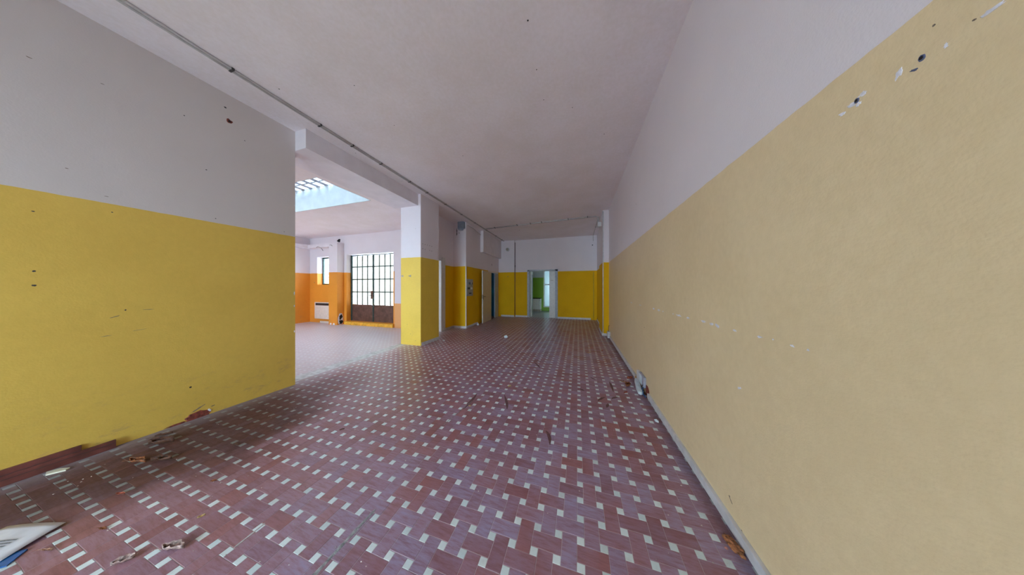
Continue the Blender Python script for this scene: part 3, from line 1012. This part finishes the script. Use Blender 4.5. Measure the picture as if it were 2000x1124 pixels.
# snapped trunking and socket by the cream wall
m_lilac = plain('lilac_grey_plastic', (0.36, 0.37, 0.46), 0.4)
bs = fitting('broken_socket', 'broken white socket and snapped plastic trunking at the foot of the cream wall', 'socket', (XR, 3.35, 0.0))
box('socket_box', -0.034, -0.002, -0.10, 0.13, 0.075, 0.215, m_lilac, bs, bevel=0.01)
box('socket_plate', -0.040, -0.034, 0.0, 0.12, 0.085, 0.205, m_scrap, bs, bevel=0.002)
box('socket_cover', -0.038, -0.002, 0.13, 0.24, 0.075, 0.20, m_box, bs, bevel=0.008)
bm = bmesh.new()
pr_ = [(-0.062, 0.26), (-0.014, 0.26), (-0.048, -0.02), (-0.052, -0.09), (-0.062, -0.11), (-0.058, -0.155), (-0.082, -0.175), (-0.108, -0.15), (-0.104, -0.02)]
lo = [bm.verts.new((x, y, 0.012)) for x, y in pr_]
hi = [bm.verts.new((x * 0.98 + 0.002, y, 0.056 + 0.010 * math.sin(y * 9))) for x, y in pr_]
bm.faces.new(hi)
bm.faces.new(lo[::-1])
for k in range(len(pr_)):
    bm.faces.new([lo[k], lo[(k + 1) % len(pr_)], hi[(k + 1) % len(pr_)], hi[k]])
from_bm('snapped_trunking', bm, m_scrap, bs)
box('yellowed_joint', -0.040, 0.0, 0.26, 0.34, 0.0, 0.068, m_tape, bs, bevel=0.003)
mark('dark_cavity', bs, ('X', -0.003, -1), -0.14, 0.07, 0.16, 0.13, m_brick, thick=0.004)
for k, (dy, dz, mm) in enumerate(((-0.12, 0.05, m_dark), (-0.15, 0.03, m_blueprint), (-0.09, 0.02, m_dark))):
    tube('loose_wire', [(-0.01, dy + 0.10, dz + 0.06), (-0.05, dy + 0.03, dz + 0.05), (-0.06, dy - 0.03, dz), (-0.04, dy - 0.08, 0.012)], 0.004, mm, bs, 6)

# ------------------------------------------------------------------ marks on the walls
NX = ('X', XL, 1)
for y, z, w, h, mm in ((1.45, 3.394, .045, .05, m_brick), (1.419, 3.533, .022, .015, m_black), (.492, 1.999, .012, .009, m_dark), (.494, 1.544, .013, .012, m_dark),
                       (.494, 1.436, .016, .014, m_dark), (.78, 2.088, .01, .01, m_dark), (1.183, .355, .016, .018, m_black), (1.145, 3.227, .010, .010, m_dark),
                       (1.573, 3.243, .012, .008, m_dark), (1.285, 2.73, .012, .01, m_dark), (1.349, 2.209, .009, .009, m_dark), (1.947, 2.205, .009, .009, m_dark), (.839, 1.214, .010, .012, m_dark)):
    mark('wall_hole', wall_left, NX, y, z, w, h, mm, thick=0.001)
mark('wall_hole', wall_left, ('X', XL, 1), 1.45, 3.392, .022, .026, m_black, thick=0.003)
m_scf = plain('grey_scuff', (0.22, 0.17, 0.13), 0.8)
for y, z, w, h, rl in ((.756, 2.219, .02, .005, .1), (.478, 3.154, .022, .006, -.1), (.739, 3.191, .018, .005, .1), (.603, 2.384, .014, .006, 0), (.949, 1.208, .05, .004, 0),
                       (.793, 1.159, .05, .006, .4), (.754, .994, .045, .004, .1), (.90, 1.02, .07, .003, .15), (1.23, .10, .10, .012, .5), (1.33, .08, .03, .01, .2), (0.33, 0.30, .012, .05, 0)):
    mark('scuff_mark', wall_left, NX, y, z, w, h, m_scf, roll=rl, thick=0.0008)
# blown plaster patch near the floor
mark('exposed_brick', wall_left, NX, 1.232, 0.022, 0.165, 0.105, m_brick, thick=0.005, rough=0.10, n=22)
mark('plaster_edge', wall_left, NX, 1.307, 0.045, 0.022, 0.04, m_plas, roll=0.6, thick=0.006)
mark('exposed_brick', wall_left, NX, 1.10, 0.006, 0.12, 0.022, m_brick, thick=0.004)
for z, w, h in ((1.338, .012, .05), (1.153, .014, .03), (2.62, .006, .02), (0.78, .01, .03)):
    mark('paint_chip', wall_left, NX, 2.06, z, w, h, m_plas)

RX = ('X', XR, -1)
for y, z, w, h, rl in ((4.085, 1.160, .12, .012, 0), (3.55, 1.162, .10, .010, 0), (2.965, 1.163, .07, .016, 0), (2.80, 1.163, .09, .018, 0), (2.67, 1.163, .04, .010, 0), (2.42, 1.166, .03, .010, 0), (2.30, 1.166, .10, .016, 0), (2.13, 1.168, .05, .012, 0),
                       (1.905, 1.172, .065, .018, .1), (1.80, 1.170, .05, .016, .05), (1.735, 1.170, .055, .020, .1), (1.574, 1.170, .034, .014, 0), (1.395, 1.171, .030, .011, 0),
                       (1.317, 1.177, .010, .007, 0), (1.225, 1.171, .020, .008, .1), (1.158, 1.172, .012, .008, 0), (1.536, .851, .032, .012, -.3),
                       (.765, 2.034, .030, .009, -.05), (.825, 2.021, .006, .012, 0), (.907, 2.029, .012, .024, .3), (.988, 2.042, .020, .012, 0), (1.018, 2.030, .024, .012, .2), (1.043, 2.020, .020, .010, .5), (1.0, 2.018, .014, .012, 0)):
    mark('paint_chip', wall_right, RX, y, z, w, h, m_plas, roll=rl, rough=0.45)
for y, z in ((.864, 2.031), (1.003, 2.033)):
    mark('screw_hole', wall_right, RX, y, z, .013, .017, m_bluesm, thick=0.0016, rough=0.1)
    mark('screw_hole', wall_right, RX, y, z, .008, .010, m_black, thick=0.0024, rough=0.1)
mark('scuff_mark', wall_right, RX, .878, 2.012, .016, .006, m_bluesm, roll=.4)
for y, z, w, h, rl in ((1.605, .145, .035, .006, .6), (1.62, .16, .012, .01, 0), (.844, 2.094, .005, .006, 0), (3.78, 2.728, .015, .012, 0), (3.35, .87, .012, .012, 0), (.785, 2.038, .006, .004, .3), (1.52, .06, .01, .012, 0)):
    mark('scuff_mark', wall_right, RX, y, z, w, h, m_scf, roll=rl, thick=0.0008)
for x, y, s_ in ((-.406, 1.789, .014), (-.411, 2.218, .011), (-2.408, 1.791, .010), (-3.277, 1.57, .013), (-.394, 2.601, .010), (-.064, 2.818, .010), (-2.464, 2.396, .010), (.376, 3.444, .012), (-3.60, 2.7, .012), (-3.60, 3.7, .012), (-1.9, 3.3, .012), (-1.2, 4.4, .012), (-2.6, 5.4, .012), (-2.2, 8.2, .03)):
    mark('nail_hole', ceiling, ('Z', H1, -1), x, y, s_, s_, m_black, thick=0.001)
for y in (4.402, 4.487, 4.571, 4.659, 4.741):
    for z in (2.497, 2.381):
        if not (y == 4.571 and z < 2.4):
            mark('drill_hole', pillar1, ('X', -3.645, 1), y, z + random.uniform(-.006, .006), .015, .020, m_black, thick=0.001)
for x, z in ((-3.80, 2.86), (-4.05, 0.50), (-3.95, 0.27), (-3.80, 0.12)):
    mark('scuff_mark', pillar1, ('Y', 4.33, -1), x, z, .012, .014, m_scf)
mark('wall_hole', partition, ('Y', 6.64, -1), -4.06, 3.36, .03, .26, m_black, rough=.4)
mark('wall_hole', partition, ('Y', 6.64, -1), -3.97, 3.33, .03, .03, m_black)
mark('wall_hole', wall_back, ('Y', YB, -1), 0.62, 3.28, .05, .05, m_black)
mark('wall_hole', wall_back, ('Y', 9.93, -1), -3.25, 1.95, .04, .04, m_scf)
mark('wall_hole', wall_blue_door, ('X', -3.73, 1), 9.05, 2.45, .05, .09, m_black)
# broken out cavity at the foot of the orange pillar
mark('broken_plaster', pillar2, ('X', -8.67, 1), 5.925, 0.215, 0.20, 0.45, m_plas, thick=0.004, rough=.12, n=20)
mark('dark_cavity', pillar2, ('X', -8.665, 1), 5.925, 0.29, 0.12, 0.19, m_black, thick=0.003, rough=.3)
mark('dark_cavity', pillar2, ('X', -8.665, 1), 5.93, 0.10, 0.13, 0.16, m_black, thick=0.003, rough=.3)
for x in (-9.02, -8.85):
    mark('broken_plaster', pillar2, ('Y', 5.80, -1), x, 0.03, 0.10, 0.07, m_plas, thick=0.004)
mark('wall_hole', wall_gate, ('Y', YG, -1), -8.95, 3.26, .18, .12, m_black, rough=.3)
mark('wall_hole', wall_gate, ('Y', YG, -1), -10.35, 1.62, .06, .03, m_scf)
mark('dark_cavity', wall_rear_right, ('X', 0.80, -1), 9.86, 0.05, .18, .12, m_black)

# ------------------------------------------------------------------ loose boards along the left wall
for k, (x, y1, z, lab) in enumerate(((-3.949, 0.655, 0.112, 'taller red-brown skirting board leaning flat against the yellow wall'),
                                     (-3.929, 0.790, 0.072, 'lower red-brown skirting board standing in front of the taller one'))):
    b = box('skirting_board', x, x + 0.018, -1.4, y1, 0.0005, z, m_board, bevel=0.002)
    tag(b, lab, 'board', 'red-brown boards by the yellow wall')
    box('groove_line', x + 0.018, x + 0.0195, -1.39, y1 - 0.004, z * 0.62, z * 0.66, m_dark, b)

# ------------------------------------------------------------------ paper, leaves and crumbs
def sheet(name, pts, mat, thick, label, cat, lift=0.0, bow=0.0):
    bm = bmesh.new()
    lo = [bm.verts.new((x, y, z + lift)) for x, y, z in pts]
    hi = [bm.verts.new((x, y, z + lift + thick)) for x, y, z in pts]
    bm.faces.new(lo[::-1])
    bm.faces.new(hi)
    for k in range(len(pts)):
        bm.faces.new([lo[k], lo[(k + 1) % len(pts)], hi[(k + 1) % len(pts)], hi[k]])
    o = from_bm(name, bm, mat)
    return tag(o, label, cat)


bk = sheet('booklet', [(-2.843, 0.342, 0), (-2.775, 0.290, 0), (-2.95, 0.10, 0), (-3.06, 0.18, 0)], m_blueprint, 0.006, 'glossy blue booklet half under the printed sheet on the floor', 'booklet', 0.0005)
pp = tag(empty('paper_sheet', (-2.937, 0.447, 0.0)), 'printed white paper sheet lying on the tiles near the yellow wall', 'paper')
bm = bmesh.new()
P0 = [(0, 0), (-0.27, -0.11), (-0.20, -0.36), (0.10, -0.17)]
nu = 8
g = []
for a in range(nu + 1):
    row = []
    for b in range(nu + 1):
        u, v = a / nu, b / nu
        x = (P0[0][0] * (1 - u) + P0[1][0] * u) * (1 - v) + (P0[3][0] * (1 - u) + P0[2][0] * u) * v
        y = (P0[0][1] * (1 - u) + P0[1][1] * u) * (1 - v) + (P0[3][1] * (1 - u) + P0[2][1] * u) * v
        z = 0.010 + 0.010 * math.sin(u * 2.6) + 0.014 * v * (1 - v)
        row.append(bm.verts.new((x, y, z)))
    g.append(row)
for a in range(nu):
    for b in range(nu):
        bm.faces.new([g[a][b], g[a + 1][b], g[a + 1][b + 1], g[a][b + 1]])
sh = from_bm('sheet', bm, m_paper, pp, smooth=True)
md = sh.modifiers.new('thickness', 'SOLIDIFY'); md.thickness = 0.0006
# printed grey lines on the sheet
m_ink = plain('grey_print', (0.22, 0.22, 0.24), 0.8, var=0.3, scale=200)
for k in range(7):
    v = 0.42 + k * 0.075
    bm = bmesh.new()
    prev = None
    for a in range(2, 13):
        u = 0.16 + a * 0.055
        pts = []
        for vv in (v, v + 0.035):
            x = (P0[0][0] * (1 - u) + P0[1][0] * u) * (1 - vv) + (P0[3][0] * (1 - u) + P0[2][0] * u) * vv
            y = (P0[0][1] * (1 - u) + P0[1][1] * u) * (1 - vv) + (P0[3][1] * (1 - u) + P0[2][1] * u) * vv
            z = 0.0135 + 0.010 * math.sin(u * 2.6) + 0.014 * vv * (1 - vv)
            pts.append(bm.verts.new((x, y, z)))
        if prev:
            bm.faces.new([prev[0], pts[0], pts[1], prev[1]])
        prev = pts
    from_bm('print_line', bm, m_ink, pp)


def leaf(x, y, ln, wd, rz, col, label, curl=0.35, z=0.001, seed=0, group='dead leaves on the tiles', stem=True):
    rr = random.Random(seed)
    root = tag(empty('dead_leaf', (x, y, z), rz), label, 'leaf', group)
    bm = bmesh.new()
    nu, nv = 12, 6
    g = []
    for a in range(nu + 1):
        u = a / nu
        w = wd / 2 * (math.sin(PI * u) ** 0.7) * (1 + 0.35 * math.sin(u * 19 + seed)) + 0.0008
        row = []
        for b in range(nv + 1):
            v = b / nv * 2 - 1
            zz = curl * wd * (v * v) * 0.5 + 0.05 * ln * math.sin(u * 5 + seed) ** 2 + rr.uniform(0, 0.04) * wd
            row.append(bm.verts.new(((u - 0.5) * ln, v * w * (1 - 0.25 * curl), zz)))
        g.append(row)
    for a in range(nu):
        for b in range(nv):
            bm.faces.new([g[a][b], g[a + 1][b], g[a + 1][b + 1], g[a][b + 1]])
    bl = from_bm('leaf_blade', bm, col, root, smooth=True)
    md = bl.modifiers.new('thickness', 'SOLIDIFY'); md.thickness = 0.0006; md.offset = 1
    if stem:
        tube('leaf_stem', [(-0.5 * ln, 0, 0.003), (-0.72 * ln, 0.02 * ln, 0.004), (-0.95 * ln, -0.02 * ln, 0.0025)], 0.0011, col, root, 6)
    return root


Lt, Lp, Lo, Ld, Ly = leaf_mat('tan_leaf', (0.34, 0.18, 0.12)), leaf_mat('pinkish_leaf', (0.42, 0.29, 0.26)), leaf_mat('orange_brown_leaf', (0.24, 0.075, 0.022)), leaf_mat('dark_brown_leaf', (0.085, 0.03, 0.015)), leaf_mat('yellowish_leaf', (0.50, 0.36, 0.16))
Lr = leaf_mat('rusty_red_leaf', (0.30, 0.07, 0.04))
leaf(-2.095, 0.573, .11, .045, 0.35, Lp, 'pinkish curled leaf with a long stem lying across a white square', 1.2, seed=2)
leaf(-2.245, 0.470, .075, .040, 0.75, Lp, 'broad pale pink leaf fragment nearest the edge of the floor view', 1.0, seed=3, stem=False)
leaf(-2.225, 0.705, .030, .016, 1.0, Ly, 'tiny yellowish leaf standing alone between rows of white squares', 1.0, seed=4, stem=False)
leaf(-2.735, 0.372, .055, .012, 0.30, Lt, 'long thin tan leaf strip beside the printed paper sheet', .8, seed=5)
leaf(-2.665, 0.500, .05, .014, 0.2, Lo, 'rusty thin leaf beyond the printed paper tip', .8, seed=6)
leaf(-3.62, 0.93, .18, .08, 0.5, Ld, 'dark brown leaf at the foot of the yellow wall, larger of the wall pair', 1.0, seed=7)
leaf(-3.42, 0.775, .14, .05, 0.25, Lo, 'orange-brown leaf in the dirt beyond the skirting boards', 1.0, seed=8)
leaf(-3.27, 0.84, .16, .05, 0.35, Ld, 'dark curled leaf beside the orange-brown one in the dirt', 1.0, seed=9)
leaf(-3.80, 0.99, .10, .035, 0.9, Ld, 'dark brown leaf touching the yellow wall, smaller of the wall pair', .8, seed=10)
leaf(-3.0, 0.62, .06, .018, 0.3, Lr, 'thin rusty red leaf sliver in the muddy patch', .8, seed=11, stem=False)
leaf(-2.95, 1.12, .05, .02, 0.3, Ld, 'small dark leaf bit beyond the muddy patch', .8, seed=12, stem=False)
leaf(0.775, 3.72, .09, .06, 0.4, Lr, 'rusty red leaf against the skirting behind the broken socket', 1.0, seed=13, stem=False)
leaf(0.690, 3.44, .13, .08, 1.1, Lo, 'large orange-brown leaf beside the broken socket', .9, seed=14)
leaf(0.66, 3.55, .10, .05, 2.6, Lt, 'tan leaf scrap lying off the pile by the broken socket', .6, seed=15, stem=False)
leaf(0.618, 3.208, .06, .03, 0.6, Lr, 'small red leaf on a white square before the broken socket', .8, seed=16, stem=False)
leaf(0.22, 4.90, .10, .04, 0.2, Lt, 'tan leaf lying alone far out in the corridor', .9, seed=17)
leaf(0.52, 5.15, .05, .03, 0.5, Lr, 'little dark red leaf by the cream wall skirting far back', .9, seed=18, stem=False)
leaf(-0.93, 2.92, .05, .03, 0.8, Ly, 'pale leaf crumb in the middle of the corridor floor', .9, seed=19, stem=False)
leaf(-1.23, 2.30, .035, .02, 0.2, Ly, 'pale leaf crumb beside the hairline floor scar', .9, seed=20, stem=False)
leaf(-2.25, 1.55, .04, .016, 0.9, Ld, 'small dark leaf bit between white squares left of the floor scar', .7, seed=21, stem=False)
leaf(-2.55, 0.86, .04, .018, 0.4, Lo, 'small orange-brown leaf bit near the muddy patch rim', .7, seed=22, stem=False)

# crumbling orange lump by the near skirting
def lump(name, x, y, sx_, sy_, sz_, rz, mat, label, cat, seed, amp=0.25, group=None):
    bm = bmesh.new()
    bmesh.ops.create_icosphere(bm, subdivisions=3, radius=1)
    rr = random.Random(seed)
    ph = [rr.uniform(0, 6) for _ in range(6)]
    for v in bm.verts:
        d = 1 + amp * (math.sin(v.co.x * 5 + ph[0]) * math.sin(v.co.y * 6 + ph[1]) + 0.6 * math.sin(v.co.z * 9 + ph[2]) * math.sin(v.co.x * 11 + ph[3])) + rr.uniform(-amp, amp) * .25
        v.co *= d
        v.co.x *= sx_; v.co.y *= sy_; v.co.z *= sz_
        v.co.z = max(v.co.z, -0.45 * sz_)
    mz = min(v.co.z for v in bm.verts)
    bmesh.ops.translate(bm, verts=bm.verts[:], vec=(0, 0, -mz))
    o = from_bm(name, bm, mat)
    o.location = (x, y, 0.0005)
    o.rotation_euler = (0, 0, rz)
    return tag(o, label, cat, group)


m_foam = plain('crumbling_orange_foam', (0.30, 0.12, 0.05), 0.9, var=0.35, scale=70, bmp=0.6)
lump('foam_chunk', 0.818, 1.478, .026, .052, .013, 0.25, m_foam, 'crumbling orange-brown chunk against the near skirting of the cream wall', 'debris', 4)
lump('foam_chunk', 0.772, 1.455, .007, .006, .004, 0.0, leaf_mat('pink_crumb', (0.45, 0.2, 0.17)), 'tiny pink crumb beside the crumbling orange chunk', 'debris', 5)
lump('crumpled_paper', -1.943, 5.751, .045, .035, .04, 0.3, m_scrap, 'small crumpled white paper ball far out on the corridor floor', 'paper', 6, 0.4)
lump('plaster_lump', 0.80, 2.62, .016, .025, .012, 0.3, m_scrap, 'little white plaster lump against the cream wall skirting', 'debris', 8, .3)
lump('plaster_lump', -3.42, 4.95, .03, .02, .01, 0.3, m_scrap, 'white plaster bit beside the foot of the yellow pillar', 'debris', 9, .3)
lump('plaster_lump', -3.60, 7.35, .035, .03, .05, 0.3, m_scrap, 'white and red bit at the skirting before the open door', 'debris', 10, .3)
sheet('plastic_piece', [(-3.885, 0.525, 0), (-3.83, 0.515, 0), (-3.785, 0.575, 0), (-3.80, 0.592, 0), (-3.86, 0.565, 0)], plain('ivory_plastic', (0.62, 0.60, 0.48), 0.5), 0.010, 'ivory plastic piece lying in front of the red-brown boards', 'debris', 0.0005)

# crumbs nobody could count
bm = bmesh.new()
rr = random.Random(11)
for k in range(620):
    if k < 430:
        x, y = rr.uniform(-3.8, 0.82), abs(rr.gauss(0, 2.6)) + 0.4
    else:
        x, y = rr.uniform(-10, -4.4), rr.uniform(2.5, 5.9)
    s = rr.uniform(0.0012, 0.0045) * (1 + 0.25 * y)
    a = rr.uniform(0, 6)
    pts = [(x + s * math.cos(a + q * 2.1) * rr.uniform(.6, 1.3), y + s * math.sin(a + q * 2.1) * rr.uniform(.6, 1.3), 0.0004) for q in range(3)]
    v = [bm.verts.new(p) for p in pts] + [bm.verts.new((x, y, 0.0004 + s * 0.6))]
    bm.faces.new([v[0], v[1], v[3]]); bm.faces.new([v[1], v[2], v[3]]); bm.faces.new([v[2], v[0], v[3]]); bm.faces.new([v[2], v[1], v[0]])
cr = from_bm('plaster_crumbs', bm, plain('mixed_crumbs', (0.50, 0.46, 0.44), 0.8, var=0.3, scale=4))
tag(cr, 'pale crumbs and grit scattered over the tiles', 'crumbs', None, 'stuff')
